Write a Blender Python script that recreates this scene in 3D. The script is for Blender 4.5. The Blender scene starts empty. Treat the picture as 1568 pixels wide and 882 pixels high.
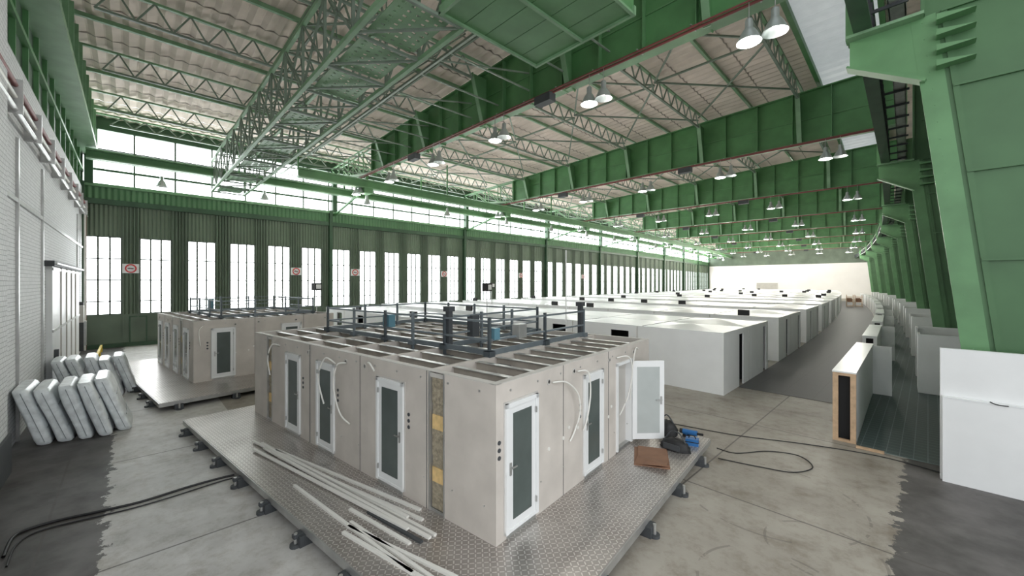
import bpy, math, random
from mathutils import Vector, Matrix
random.seed(7)
S=bpy.context.scene
R=780.0
def bendx(y): return -(max(y,0.0)**2)/(2*R)
F=[-2.0+15.65*k for k in range(10)]
XW=-38.2
YEND=F[9]

# ---------------------------------------------------------------- materials
M={}
def new_mat(name):
    m=bpy.data.materials.new(name); m.use_nodes=True
    M[name]=m; nt=m.node_tree
    return m,nt,nt.nodes,nt.links,nt.nodes['Principled BSDF']
def mat(name,col,rough=.6,metal=0,var=.12,scale=3.0,bump=0.0,bscale=20,emit=None,estr=0):
    m,nt,N,L,B=new_mat(name)
    B.inputs['Roughness'].default_value=rough; B.inputs['Metallic'].default_value=metal
    tc=N.new('ShaderNodeTexCoord')
    if var>0:
        n=N.new('ShaderNodeTexNoise'); n.inputs['Scale'].default_value=scale; n.inputs['Detail'].default_value=5
        L.new(tc.outputs['Object'],n.inputs['Vector'])
        cr=N.new('ShaderNodeValToRGB')
        a=[max(0,c*(1-var)) for c in col]; b=[min(1,c*(1+var)) for c in col]
        cr.color_ramp.elements[0].position=.3; cr.color_ramp.elements[1].position=.7
        cr.color_ramp.elements[0].color=(*a,1); cr.color_ramp.elements[1].color=(*b,1)
        L.new(n.outputs['Fac'],cr.inputs['Fac']); L.new(cr.outputs['Color'],B.inputs['Base Color'])
    else: B.inputs['Base Color'].default_value=(*col,1)
    if bump>0:
        n2=N.new('ShaderNodeTexNoise'); n2.inputs['Scale'].default_value=bscale
        L.new(tc.outputs['Object'],n2.inputs['Vector'])
        bp=N.new('ShaderNodeBump'); bp.inputs['Strength'].default_value=bump
        L.new(n2.outputs['Fac'],bp.inputs['Height']); L.new(bp.outputs['Normal'],B.inputs['Normal'])
    if emit:
        B.inputs['Emission Color'].default_value=(*emit,1); B.inputs['Emission Strength'].default_value=estr
    return m
mat('green_steel',(.095,.245,.095),.45,0,.15,1.2)
mat('green_light',(.20,.35,.20),.45,0,.15,1.5)
mat('green_bright',(.115,.26,.115),.45,0,.12,1.5)
mat('green_column',(.062,.150,.062),.5,0,.12,1.0)
mat('green_dark',(.040,.090,.048),.5,0,.2,1.5)
mat('green_gate',(.120,.160,.115),.55,0,.22,.5)
mat('lattice_steel',(.19,.24,.19),.5,0,.2,2)
mat('window_frame',(.09,.11,.09),.5,0,.1)
mat('pane',(.9,.95,.95),.3,0,0,emit=(.95,.985,1.0),estr=4.0)
mat('skylight_glass',(.5,.53,.52),.4,0,.1,2,emit=(.9,.96,1.0),estr=.16)
mat('white_panel',(.78,.79,.79),.4,0,.03,1.5)
mat('white_roof',(.78,.80,.80),.3,0,.05,.8)
mat('black',(.012,.012,.013),.6,0,0)
mat('dark_grey',(.05,.055,.06),.6,0,.1)
mat('slate_rail',(.17,.20,.22),.45,.3,.1)
mat('beige_panel',(.54,.498,.455),.65,0,.10,1.6,.08,60)
mat('grey_panel',(.50,.48,.45),.6,0,.06,2)
mat('door_white',(.76,.77,.77),.35,0,.02)
mat('frost_glass',(.085,.105,.10),.25,0,.1,2)
mat('wood_wool',(.30,.26,.19),.9,0,.35,18,.4,60)
mat('yellow_wool',(.68,.48,.22),.8,0,.15,10)
mat('hose_white',(.74,.73,.69),.4,0,0)
mat('galv',(.48,.48,.47),.35,.7,.12,4)
mat('red_pipe',(.20,.055,.05),.5,0,.1)
mat('sign_red',(.65,.03,.03),.4,0,0)
mat('cable_black',(.012,.012,.013),.5,0,0)
mat('timber',(.55,.38,.24),.6,0,.15,8)
mat('cardboard',(.24,.13,.08),.8,0,.1,5)
mat('tool_blue',(.02,.13,.35),.4,0,.05)
mat('lamp_metal',(.50,.54,.54),.3,.5,.05)
mat('bulb',(1,1,1),.3,0,0,emit=(1,.97,.9),estr=6)
mat('wall_far_paint',(.90,.87,.855),.7,0,.04,.3)
mat('yellow_paint',(.7,.5,.05),.5,0,.1)
mat('joist',(.40,.36,.31),.6,0,.15,3)
mat('pallet_dark',(.10,.06,.045),.6,0,.2,4)
mat('wrap',(.72,.76,.78),.3,0,.16,6,.35,9)
mat('wrap_seam',(.25,.28,.29),.5,0,.1)

def M_wave(name,col,axis,period,strength,rough=.6,dark=.5,colvar=.12):
    m,nt,N,L,B=new_mat(name); B.inputs['Roughness'].default_value=rough
    tc=N.new('ShaderNodeTexCoord'); sp=N.new('ShaderNodeSeparateXYZ'); L.new(tc.outputs['Object'],sp.inputs[0])
    mu=N.new('ShaderNodeMath'); mu.operation='MULTIPLY'; mu.inputs[1].default_value=2*math.pi/period; L.new(sp.outputs[axis],mu.inputs[0])
    si=N.new('ShaderNodeMath'); si.operation='SINE'; L.new(mu.outputs[0],si.inputs[0])
    bp=N.new('ShaderNodeBump'); bp.inputs['Strength'].default_value=strength; bp.inputs['Distance'].default_value=.05
    L.new(si.outputs[0],bp.inputs['Height']); L.new(bp.outputs['Normal'],B.inputs['Normal'])
    n=N.new('ShaderNodeTexNoise'); n.inputs['Scale'].default_value=.6; n.inputs['Detail'].default_value=6; L.new(tc.outputs['Object'],n.inputs['Vector'])
    cr=N.new('ShaderNodeValToRGB'); cr.color_ramp.elements[0].position=.3; cr.color_ramp.elements[1].position=.7
    cr.color_ramp.elements[0].color=(*[c*(1-colvar) for c in col],1); cr.color_ramp.elements[1].color=(*[min(1,c*(1+colvar)) for c in col],1)
    L.new(n.outputs['Fac'],cr.inputs['Fac']); L.new(cr.outputs['Color'],B.inputs['Base Color'])
M_wave('gate_corrugated',(.145,.190,.135),1,.22,.8)
M_wave('band_corrugated',(.11,.23,.115),1,.3,.8)
mat('roof_plank',(.78,.665,.595),.85,0,.12,.8,.1,10)
mat('roof_seam',(.36,.30,.26),.85,0,.1)

class NT:
    def __init__(s,N,L,tc): s.N=N;s.L=L;s.tc=tc
    def m(s,op,a,b=None):
        n=s.N.new('ShaderNodeMath'); n.operation=op
        for i,v in enumerate((a,b)):
            if v is None: continue
            if isinstance(v,(int,float)): n.inputs[i].default_value=v
            else: s.L.new(v,n.inputs[i])
        return n.outputs[0]
    def noise(s,sc,det=6,rough=.6):
        n=s.N.new('ShaderNodeTexNoise'); n.inputs['Scale'].default_value=sc; n.inputs['Detail'].default_value=det; n.inputs['Roughness'].default_value=rough
        s.L.new(s.tc.outputs['Object'],n.inputs['Vector']); return n.outputs['Fac']
    def ramp(s,fac,c0,c1,p0=.35,p1=.65):
        cr=s.N.new('ShaderNodeValToRGB'); e=cr.color_ramp.elements
        e[0].position=p0; e[1].position=p1; e[0].color=(*c0,1); e[1].color=(*c1,1); s.L.new(fac,cr.inputs['Fac']); return cr.outputs['Color']
    def mix(s,f,a,b,bt='MIX'):
        n=s.N.new('ShaderNodeMix'); n.data_type='RGBA'; n.blend_type=bt
        if isinstance(f,(int,float)): n.inputs[0].default_value=f
        else: s.L.new(f,n.inputs[0])
        for i,v in ((6,a),(7,b)):
            if isinstance(v,tuple): n.inputs[i].default_value=(*v,1)
            else: s.L.new(v,n.inputs[i])
        return n.outputs[2]
# floor
def floor_mat():
    m,nt,N,L,B=new_mat('floor_concrete')
    tc=N.new('ShaderNodeTexCoord'); sp=N.new('ShaderNodeSeparateXYZ'); L.new(tc.outputs['Object'],sp.inputs[0])
    T=NT(N,L,tc); math_,noise,ramp,mix=T.m,T.noise,T.ramp,T.mix
    X,Y=sp.outputs[0],sp.outputs[1]
    light=ramp(noise(.45),(.26,.235,.20),(.37,.345,.30))
    whiter=ramp(noise(1.3),(.42,.41,.39),(.56,.55,.53))
    fl=math_('LESS_THAN',Y,2.4)
    base=mix(fl,light,whiter)
    stains=ramp(noise(3.5,10,.75),(.66,.62,.56),(1,1,1),.30,.52)
    base=mix(.8,base,stains,'MULTIPLY')
    blot=ramp(noise(.9,9,.7),(.60,.55,.48),(1,1,1),.36,.46)
    base=mix(.5,base,blot,'MULTIPLY')
    rag=math_('MULTIPLY',math_('SUBTRACT',noise(2.6,8,.7),.5),.9)
    d1=math_('LESS_THAN',math_('ADD',Y,rag),-.35)
    d2=math_('GREATER_THAN',math_('ADD',X,rag),-.40)
    dm=math_('MAXIMUM',d1,d2)
    dark=ramp(noise(1.2),(.052,.048,.045),(.12,.112,.108))
    base=mix(dm,base,dark)
    def joint(ax,period,off):
        a=math_('ADD',ax,off); fr=math_('FRACT',math_('DIVIDE',a,period))
        return math_('LESS_THAN',math_('ABSOLUTE',math_('SUBTRACT',fr,.5)),.012/period*1.6)
    j=math_('MAXIMUM',joint(X,5.0,1.2),joint(Y,5.0,3.6))
    base=mix(math_('MULTIPLY',j,.75),base,(.07,.06,.055))
    for (cx,cy,r) in ((-1.5,6.6,1.0),(-2.3,9.5,1.6),(-1.2,8.2,.8)):
        dx=math_('SUBTRACT',X,cx); dy=math_('SUBTRACT',Y,cy)
        d=math_('SQRT',math_('ADD',math_('MULTIPLY',dx,dx),math_('MULTIPLY',dy,dy)))
        ring=math_('LESS_THAN',math_('ABSOLUTE',math_('SUBTRACT',d,r)),.022)
        ring=math_('MULTIPLY',ring,math_('GREATER_THAN',noise(2.2),.53))
        base=mix(math_('MULTIPLY',ring,.45),base,(.10,.09,.08))
    L.new(base,B.inputs['Base Color'])
    rr=math_('ADD',math_('MULTIPLY',noise(2),.35),.34); L.new(rr,B.inputs['Roughness'])
floor_mat()

def plate_mat():
    m,nt,N,L,B=new_mat('diamond_plate')
    B.inputs['Metallic'].default_value=.7; B.inputs['Roughness'].default_value=.34
    tc=N.new('ShaderNodeTexCoord'); sp=N.new('ShaderNodeSeparateXYZ'); L.new(tc.outputs['Object'],sp.inputs[0])
    T=NT(N,L,tc); m_=T.m
    c=.075
    u=m_('DIVIDE',sp.outputs[0],c); v=m_('DIVIDE',sp.outputs[1],c)
    fu=m_('SUBTRACT',m_('FRACT',u),.5); fv=m_('SUBTRACT',m_('FRACT',v),.5)
    par=m_('FLOORED_MODULO',m_('ADD',m_('FLOOR',u),m_('FLOOR',v)),2.0)
    s_=m_('SUBTRACT',1.0,m_('MULTIPLY',par,2.0)); sv=m_('MULTIPLY',fv,s_)
    al=m_('ABSOLUTE',m_('ADD',fu,sv)); ac=m_('ABSOLUTE',m_('SUBTRACT',fu,sv))
    mask=m_('MULTIPLY',m_('LESS_THAN',al,.60),m_('LESS_THAN',ac,.16))
    bp=N.new('ShaderNodeBump'); bp.inputs['Strength'].default_value=.7; bp.inputs['Distance'].default_value=.012
    L.new(mask,bp.inputs['Height']); L.new(bp.outputs['Normal'],B.inputs['Normal'])
    base=T.ramp(T.noise(1.4),(.34,.31,.29),(.50,.47,.445),.3,.7)
    L.new(T.mix(mask,base,(.76,.73,.70)),B.inputs['Base Color'])  # raised treads get a lighter base colour, painting in their bright glints
plate_mat()

def brick_mat():
    m,nt,N,L,B=new_mat('painted_brick'); B.inputs['Roughness'].default_value=.75
    tc=N.new('ShaderNodeTexCoord'); sp=N.new('ShaderNodeSeparateXYZ'); L.new(tc.outputs['Object'],sp.inputs[0])
    cb=N.new('ShaderNodeCombineXYZ'); L.new(sp.outputs[0],cb.inputs[0]); L.new(sp.outputs[2],cb.inputs[1])
    b=N.new('ShaderNodeTexBrick'); b.inputs['Scale'].default_value=2.2
    b.inputs['Color1'].default_value=(.68,.69,.70,1); b.inputs['Color2'].default_value=(.61,.62,.63,1); b.inputs['Mortar'].default_value=(.34,.35,.36,1)
    b.inputs['Mortar Size'].default_value=.018
    L.new(cb.outputs[0],b.inputs['Vector']); L.new(b.outputs['Color'],B.inputs['Base Color'])
brick_mat()
def carpet_mat(name,c0,c1,lines):
    m,nt,N,L,B=new_mat(name); B.inputs['Roughness'].default_value=.55
    tc=N.new('ShaderNodeTexCoord')
    b=N.new('ShaderNodeTexBrick'); b.offset=0; b.inputs['Scale'].default_value=1
    b.inputs['Brick Width'].default_value=lines; b.inputs['Row Height'].default_value=lines; b.inputs['Mortar Size'].default_value=.008
    b.inputs['Color1'].default_value=(*c0,1); b.inputs['Color2'].default_value=(*c0,1); b.inputs['Mortar'].default_value=(*c1,1)
    L.new(tc.outputs['Object'],b.inputs['Vector']); L.new(b.outputs['Color'],B.inputs['Base Color'])
carpet_mat('teal_carpet',(.060,.088,.086),(.17,.21,.205),.25)
carpet_mat('grey_carpet',(.070,.070,.073),(.045,.045,.045),1.0)

# ---------------------------------------------------------------- mesh builder
class MB:
    def __init__(s,bend=False): s.v=[];s.f=[];s.m=[];s.sm=[];s.mats=[];s.bend=bend
    def mi(s,m):
        if m not in s.mats: s.mats.append(m)
        return s.mats.index(m)
    def add(s,vs,fs,m,smooth=False):
        o=len(s.v); i=s.mi(m)
        s.v+= [tuple(v) for v in vs]
        for f in fs: s.f.append([o+k for k in f]); s.m.append(i); s.sm.append(smooth)
    def box(s,x0,x1,y0,y1,z0,z1,m):
        vs=[(x,y,z) for x in (x0,x1) for y in (y0,y1) for z in (z0,z1)]
        s.add(vs,[(0,1,3,2),(4,6,7,5),(0,4,5,1),(2,3,7,6),(0,2,6,4),(1,5,7,3)],m)
    def ybox(s,x0,x1,y0,y1,z0,z1,m):   # long box split at frames
        cuts=[y0]+[f for f in F if y0<f<y1]+[y1]
        for a,b in zip(cuts,cuts[1:]): s.box(x0,x1,a,b,z0,z1,m)
    def beam(s,p,q,w,h,m):
        p=Vector(p);q=Vector(q);d=(q-p)
        if d.length<1e-6:return
        d.normalize(); up=Vector((0,0,1))
        if abs(d.z)>.95: up=Vector((0,1,0))
        a=d.cross(up).normalized(); b=a.cross(d).normalized()
        vs=[]
        for c in (p,q):
            for i,j in ((-1,-1),(1,-1),(1,1),(-1,1)): vs.append(c+a*i*w/2+b*j*h/2)
        s.add(vs,[(0,1,2,3),(7,6,5,4),(0,4,5,1),(1,5,6,2),(2,6,7,3),(3,7,4,0)],m)
    def cyl(s,p,q,r,m,n=10,r2=None,cap=True):
        p=Vector(p);q=Vector(q);d=(q-p).normalized(); up=Vector((0,0,1))
        if abs(d.z)>.95: up=Vector((0,1,0))
        a=d.cross(up).normalized(); b=a.cross(d); r2=r if r2 is None else r2
        vs=[p+(a*math.cos(t)+b*math.sin(t))*r for t in [2*math.pi*k/n for k in range(n)]]+[q+(a*math.cos(t)+b*math.sin(t))*r2 for t in [2*math.pi*k/n for k in range(n)]]
        s.add(vs,[(k,(k+1)%n,n+(k+1)%n,n+k) for k in range(n)],m,True)
        if cap: s.add(vs,[tuple(range(n)),tuple(range(2*n-1,n-1,-1))],m)
    def prism(s,pts,thick,m):   # pts polygon 3D, extruded by vector
        n=len(pts); t=Vector(thick)
        vs=[Vector(p)-t/2 for p in pts]+[Vector(p)+t/2 for p in pts]
        s.add(vs,[tuple(range(n)),tuple(range(2*n-1,n-1,-1))]+[(k,(k+1)%n,n+(k+1)%n,n+k) for k in range(n)],m)
    def tube(s,pts,r,m,n=8,sub=6):
        P=[Vector(p) for p in pts]; C=[]
        for i in range(len(P)-1):
            p0=P[max(i-1,0)];p1=P[i];p2=P[i+1];p3=P[min(i+2,len(P)-1)]
            for k in range(sub):
                t=k/sub; C.append(.5*((2*p1)+(p2-p0)*t+(2*p0-5*p1+4*p2-p3)*t*t+(3*p1-p0-3*p2+p3)*t**3))
        C.append(P[-1]); vs=[]
        for i,c in enumerate(C):
            d=(C[min(i+1,len(C)-1)]-C[max(i-1,0)]).normalized(); up=Vector((0,0,1))
            if abs(d.z)>.9: up=Vector((1,.3,0)).normalized()
            a=d.cross(up).normalized(); b=a.cross(d)
            for k in range(n):
                t=2*math.pi*k/n; vs.append(c+(a*math.cos(t)+b*math.sin(t))*r)
        fs=[(i*n+k,i*n+(k+1)%n,(i+1)*n+(k+1)%n,(i+1)*n+k) for i in range(len(C)-1) for k in range(n)]
        s.add(vs,fs,m,True)
    def lathe(s,prof,c,m,n=20):
        vs=[(c[0]+r*math.cos(2*math.pi*k/n),c[1]+r*math.sin(2*math.pi*k/n),c[2]+z) for r,z in prof for k in range(n)]
        s.add(vs,[(i*n+k,i*n+(k+1)%n,(i+1)*n+(k+1)%n,(i+1)*n+k) for i in range(len(prof)-1) for k in range(n)],m,True)
    def obj(s,name,loc=(0,0,0),rz=0,bevel=0):
        vs=s.v
        if s.bend: vs=[(x+bendx(y),y,z) for x,y,z in vs]
        me=bpy.data.meshes.new(name); me.from_pydata(vs,[],s.f); 
        for m in s.mats: me.materials.append(M[m])
        me.polygons.foreach_set('material_index',s.m); me.polygons.foreach_set('use_smooth',s.sm); me.update()
        o=bpy.data.objects.new(name,me); S.collection.objects.link(o); o.location=loc; o.rotation_euler=(0,0,rz)
        return o

# ---------------------------------------------------------------- floor
b=MB(); b.box(-60,14,-12,YEND+2,-.3,0,'floor_concrete'); b.obj('floor')

# ---------------------------------------------------------------- roof (ceiling)
def zroof(x): return 16.45+ (x)*.028
b=MB(bend=True)
per=.56
def rib(xa,xb,m,step=per,dz=.09):
    y=F[0]-.3
    vs=[];fs=[]
    while y<YEND:
        for (yy,d) in ((y,0),(y+step*.5,dz),(y+step*.62,dz),(y+step*.99,0.0)):
            vs.append((xa,yy,zroof(xa)+d)); vs.append((xb,yy,zroof(xb)+d))
        y+=step
    n=len(vs)//2
    for i in range(n-1): fs.append((2*i,2*i+1,2*i+3,2*i+2))
    b.add(vs,fs,m)
rib(5,-1,'roof_plank'); rib(-1,-3.9,'skylight_glass',.9,.05); 
xx=-3.9
while xx>XW+.1:
    nx=max(xx-2.83,XW-.6); rib(xx,nx+.06,'roof_plank'); rib(nx+.06,nx,'roof_seam',per,.05); xx=nx
b.ybox(XW-.8,5,F[0]-.5,YEND,16.9,17.1,'roof_seam')
b.obj('ceiling')

# ---------------------------------------------------------------- window wall (hangar gate)
P=(YEND-F[0])/54
WOFF=-.62
def window_wall():
    b=MB(bend=True); x0=XW
    ys=F[0]-.2
    b.ybox(x0-.3,x0,ys,YEND,0,2.2,'green_gate')
    b.ybox(x0-.3,x0,ys,YEND,7.5,9.7,'gate_corrugated')
    b.ybox(x0-.35,x0+.25,ys,YEND,9.6,9.95,'green_dark')
    b.ybox(x0-.3,x0+.1,ys,YEND,9.95,10.8,'band_corrugated')
    b.ybox(x0-.3,x0+.35,ys,YEND,10.75,10.95,'green_light')
    b.ybox(x0-.3,x0+.1,ys,YEND,14.6,15.6,'green_dark')
    b.ybox(x0-.05,x0+.3,ys,YEND,.0,.25,'green_dark')
    b.obj('wall_left')
    wb=MB(bend=True); w=MB(bend=True); cl=MB(bend=True)
    prev=ys
    for i in range(54):
        c=F[0]+P*(i+.5)+WOFF
        a,d=c-.84,c+.84
        if a>prev: w.box(x0-.3,x0-.02,prev,a,2.2,7.5,'gate_corrugated')
        prev=d
        wb.box(x0-.22,x0-.18,a,d,2.2,7.5,'pane')
        for yy in (a,d): wb.box(x0-.16,x0+.03,yy-.05,yy+.05,2.2,7.5,'window_frame')
        for t in (1/3,2/3): wb.box(x0-.16,x0-.06,a+(d-a)*t-.05,a+(d-a)*t+.05,2.2,7.5,'window_frame')
        for z in (2.22,3.1,4.55,6.0,7.46): wb.box(x0-.16,x0-.06,a,d,z-.035,z+.035,'window_frame')
        for q in (.06,.26,.46,.66,.86):
            yy=d+(P-1.68)*q
            w.box(x0-.02,x0+.05,yy,yy+.07,2.2 if q not in(.06,.86) else 0,9.6,'green_gate')
    w.box(x0-.3,x0-.02,prev,YEND,2.2,7.5,'gate_corrugated')
    for i in range(10):
        y=F[i]-.35; w.box(x0-.1,x0+.4,y-.14,y+.14,0,11,'green_dark')
    w.box(x0,x0+.05,-.1,-.02,.1,2.05,'green_dark'); w.box(x0,x0+.05,.75,.83,.1,2.05,'green_dark'); w.box(x0,x0+.05,-.1,.83,1.98,2.05,'green_dark'); w.box(x0,x0+.03,-.02,.75,.1,1.98,'green_gate')
    w.obj('hangar_gate_panels'); wb.obj('window_1')
    cl.ybox(x0-.2,x0-.15,F[0],YEND,10.95,14.6,'pane')
    y=F[0]
    while y<YEND:
        cl.box(x0-.14,x0+.02,y-.05,y+.05,10.95,14.6,'window_frame'); y+=P/1.2
    cl.ybox(x0-.14,x0+.05,F[0],YEND,11.85,12.0,'green_dark'); cl.ybox(x0-.14,x0-.04,F[0],YEND,13.28,13.36,'window_frame')
    for i in range(10):
        cl.box(x0-.2,x0+.4,F[i]-.2,F[i]+.2,10.9,15,'green_dark')
    cl.obj('window_2')
window_wall()

# no smoking signs
def sign(y,z=5.35):
    b=MB(); x=XW+.10
    n=28
    disc=lambda r,xo:[(xo,r*math.cos(2*math.pi*k/n),r*math.sin(2*math.pi*k/n)) for k in range(n)]
    b.box(0,.02,-.42,.42,-.32,.32,'white_panel')
    o=disc(.30,.03); i=disc(.22,.03)
    b.add(o+i,[(k,(k+1)%n,n+(k+1)%n,n+k) for k in range(n)],'sign_red')
    b.beam((.035,-.18,.18),(.035,.18,-.18),.06,.01,'sign_red'); b.box(.022,.03,-.16,.14,-.03,.03,'black')
    b.obj('no_smoking_sign',(x+bendx(y),y,z))
for k in (1,5,7,11,16,22): sign(F[0]+P*k+WOFF)

# ---------------------------------------------------------------- end wall (near left)
b=MB()
yw=-2.3
b.box(XW-.3,-3,yw-.4,yw,0,10.6,'painted_brick')
b.box(XW-.3,-3,yw-.4,yw-.1,10.6,16.6,'green_dark')
b.obj('wall_near')
b=MB()
b.box(-14.6,-9,yw,yw+.25,0,12.7,'painted_brick'); b.box(-14.7,-9,yw+.25,yw+.3,0,.9,'dark_grey'); b.obj('wall_pilaster')
b=MB()
b.box(XW,-3,yw-.1,yw+.75,12.75,13.0,'green_light'); b.box(XW,-3,yw+.2,yw+.3,13,15.4,'green_steel')
x=XW
while x<-3: b.box(x,x+.08,yw,yw+.7,13,15.3,'green_light'); b.box(x,x+.08,yw-.1,yw+.02,10.6,12.75,'green_steel'); x+=1.9
b.box(XW,-3,yw-.1,yw+.06,11.6,11.75,'green_steel')
b.obj('end_wall_girder')
b=MB()
for z,m,r in ((9.3,'red_pipe',.06),(9.0,'hose_white',.05),(8.7,'galv',.06)):
    b.cyl((XW+.3,yw+.22,z),(-4,yw+.22,z),r,m)
x=-36
while x<-5:
    b.box(x,x+.06,yw,yw+.35,8.6,9.45,'galv'); x+=2.9
b.cyl((XW+1.2,yw+.2,9.3),(XW+1.2,yw+.2,.1),.06,'red_pipe'); b.cyl((XW+1.5,yw+.2,9.0),(XW+1.5,yw+.2,.1),.05,'hose_white')
b.obj('wall_pipes')
b=MB() # wall ribs / sheet trims
for x in (-34.5,-21.8,-17.5): b.box(x,x+.12,yw,yw+.06,0,8.4,'galv')
b.box(XW,-9,yw,yw+.05,6.6,6.72,'galv')
b.obj('trim_1')
b=MB() # sliding metal door
b.box(-33.4,-22.8,yw,yw+.16,.0,5.0,'white_panel'); b.box(-33.8,-22.3,yw,yw+.26,5.0,5.2,'dark_grey'); b.cyl((-33.8,yw+.3,5.1),(-22.3,yw+.3,5.1),.04,'galv')
for x in (-31.2,-29.2,-27.2,-25.2): b.box(x,x+.06,yw+.15,yw+.20,0,5,'grey_panel')
for z in (.05,2.5,4.85): b.box(-33.4,-22.8,yw+.15,yw+.19,z,z+.1,'galv')
b.box(-23.4,-23.2,yw+.15,yw+.28,1.3,1.8,'dark_grey')
b.obj('door_1')
b=MB()
b.box(-36.4,-35.9,yw+.01,yw+.3,.5,2.0,'galv'); b.box(-35.8,-35.6,yw+.01,yw+.2,.2,3.2,'dark_grey'); b.box(-35.4,-34.8,yw+.01,yw+.25,2.0,3.0,'grey_panel'); b.obj('electrical_cabinet')
b=MB()
b.box(-36,-31.5,yw+.9,yw+1.0,0.35,.45,'yellow_paint')
for x in (-36,-34,-31.6): b.box(x,x+.1,yw+.9,yw+1,0,.4,'yellow_paint')
b.obj('yellow_barrier_rail')

# wrapped insulation slabs : stacked upright from the wall outwards, leaning back on the wall
def slabs(x0,n,w,h,t,name,seed,ybase=-1.65):
    random.seed(seed); b=MB()
    for i in range(n):
        yb=ybase+i*(t+.05); lean=.30+random.uniform(-.03,.03); xo=x0+random.uniform(-.22,.22)
        hh=h*random.uniform(.94,1.04); nr=10; ns=28; pts=[]
        for iv in range(nr+1):
            v=iv/nr; zz=hh*(.5-.5*math.cos(math.pi*v)) ; e=abs(2*v-1)
            ww=w/2*(1-.06*e**5); tt=t/2*(1-.35*e**6)
            for k in range(ns):
                a=2*math.pi*k/ns; ca,sa=math.cos(a),math.sin(a)
                cx=abs(ca)**.22*math.copysign(1,ca); cy=abs(sa)**.42*math.copysign(1,sa)
                bulge=1+.10*math.sin(7*cx+i)*math.sin(3*v*math.pi+i)
                pts.append((xo+cx*ww+.01*math.sin(9*v+i), yb+cy*tt*bulge-lean*zz, .01+zz))
        fs=[(r*ns+k,r*ns+(k+1)%ns,(r+1)*ns+(k+1)%ns,(r+1)*ns+k) for r in range(nr) for k in range(ns)]
        b.add(pts,fs,'wrap',True); b.add(pts[:ns]+pts[-ns:],[tuple(range(ns)),tuple(range(2*ns-1,ns-1,-1))],'wrap')
        for sx in (-1,1):
            b.beam((xo+sx*(w/2+.004),yb,.1),(xo+sx*(w/2+.004),yb-lean*hh*.95,hh*.95),.03,.012,'wrap_seam')
        for q in (.3,.7):
            b.beam((xo-w*.47,yb+t*.5-lean*hh*q+.006,hh*q),(xo+w*.47,yb+t*.5-lean*hh*q+.006,hh*q),.012,.02,'wrap_seam')
    b.obj(name)
slabs(-17.3,5,1.7,1.6,.34,'wrapped_insulation_slabs',3,-1.68)
slabs(-22.6,5,1.5,1.5,.34,'wrapped_insulation_slabs',5,-1.50)

# ---------------------------------------------------------------- far wall & right wall
b=MB(bend=True)
b.box(XW-.5,5,YEND,YEND+.3,0,9.6,'wall_far_paint'); b.box(XW-.5,5,YEND,YEND+.3,9.6,17,'green_gate')
b.obj('wall_far')
b=MB(bend=True); b.box(-24,-18.5,YEND-.1,YEND,0,4.2,'grey_panel'); b.box(-24.3,-18.2,YEND-.14,YEND,4.2,4.5,'white_panel'); 
for x in (-24.3,-18.4): b.box(x,x+.2,YEND-.14,YEND,0,4.2,'white_panel')
b.obj('door_2')
b=MB(bend=True); b.ybox(5.0,5.3,12,YEND,0,16.8,'green_gate'); b.obj('wall_right')

# ---------------------------------------------------------------- girders
PUR=[-4.8-5.65*i for i in range(6)]
def ztop(x): return zroof(x)-.55
ZB=12.7
def girder(k):
    f=F[k]; b=MB(bend=True); xe=-30.0
    b.prism([(-.2,f,ZB),(xe,f,ZB+.25),(xe,f,ztop(xe)),(-.2,f,ztop(0))],(0,.05,0),'green_steel')
    b.beam((-.2,f,ZB),(xe,f,ZB+.25),.55,.07,'green_light'); b.beam((-.2,f,ztop(0)),(xe,f,ztop(xe)),.5,.06,'green_steel')
    x=-1.4; i=0
    while x>xe:
        b.box(x-.02,x+.02,f-.24,f+.24,ZB+.03,ztop(x)-.02,'green_bright'); x-=1.883
    b.beam((-.2,f-.04,ZB+1.45),(xe,f-.04,ZB+1.5),.06,.05,'green_bright')
    for px in PUR:
        if px<xe: continue
        z0=ZB+.05
        b.prism([(px,f-.25,z0-.1),(px,f-1.0,ztop(px)-.3),(px,f-.03,ztop(px)-.3),(px,f-.03,z0)],(.05,0,0),'green_bright')
        b.beam((px,f-.27,z0-.15),(px,f-1.02,ztop(px)-.3),.24,.04,'green_light')
        b.prism([(px,f+.25,z0-.1),(px,f+1.0,ztop(px)-.3),(px,f+.03,ztop(px)-.3),(px,f+.03,z0)],(.05,0,0),'green_bright')
    L=[xe,-32.1,-34.2,-36.3,XW]
    zb=[ZB+.25,ZB+.5,ZB+.75,ZB+1.0,ZB+1.25]
    for a in range(4):
        for yy in (f-.2,f+.2):
            b.beam((L[a],yy,zb[a]),(L[a+1],yy,zb[a+1]),.1,.12,'green_light')
            b.beam((L[a],yy,ztop(L[a])),(L[a+1],yy,ztop(L[a+1])),.1,.12,'green_light')
            b.beam((L[a],yy,zb[a]),(L[a+1],yy,ztop(L[a+1])),.07,.07,'green_light')
            b.beam((L[a+1],yy,zb[a+1]),(L[a+1],yy,ztop(L[a+1])),.07,.07,'green_light')
    b.obj('roof_girder')
    b=MB(bend=True)
    b.cyl((-1.2,f-.45,ZB-.1),(-34,f-.45,ZB-.02),.05,'red_pipe'); b.cyl((-1.2,f-.6,ZB-.08),(-34,f-.6,ZB),.035,'red_pipe')
    x=-1.4
    while x>-34: b.box(x-.02,x+.02,f-.66,f-.2,ZB-.04,ZB+.0,'galv'); x-=1.883
    for x in (-12.0,-23.2): b.box(x,x+.9,f-.7,f-.3,ZB-.45,ZB-.1,'dark_grey')
    b.obj('sprinkler_pipe')
for k in range(1,9): girder(k)

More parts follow.
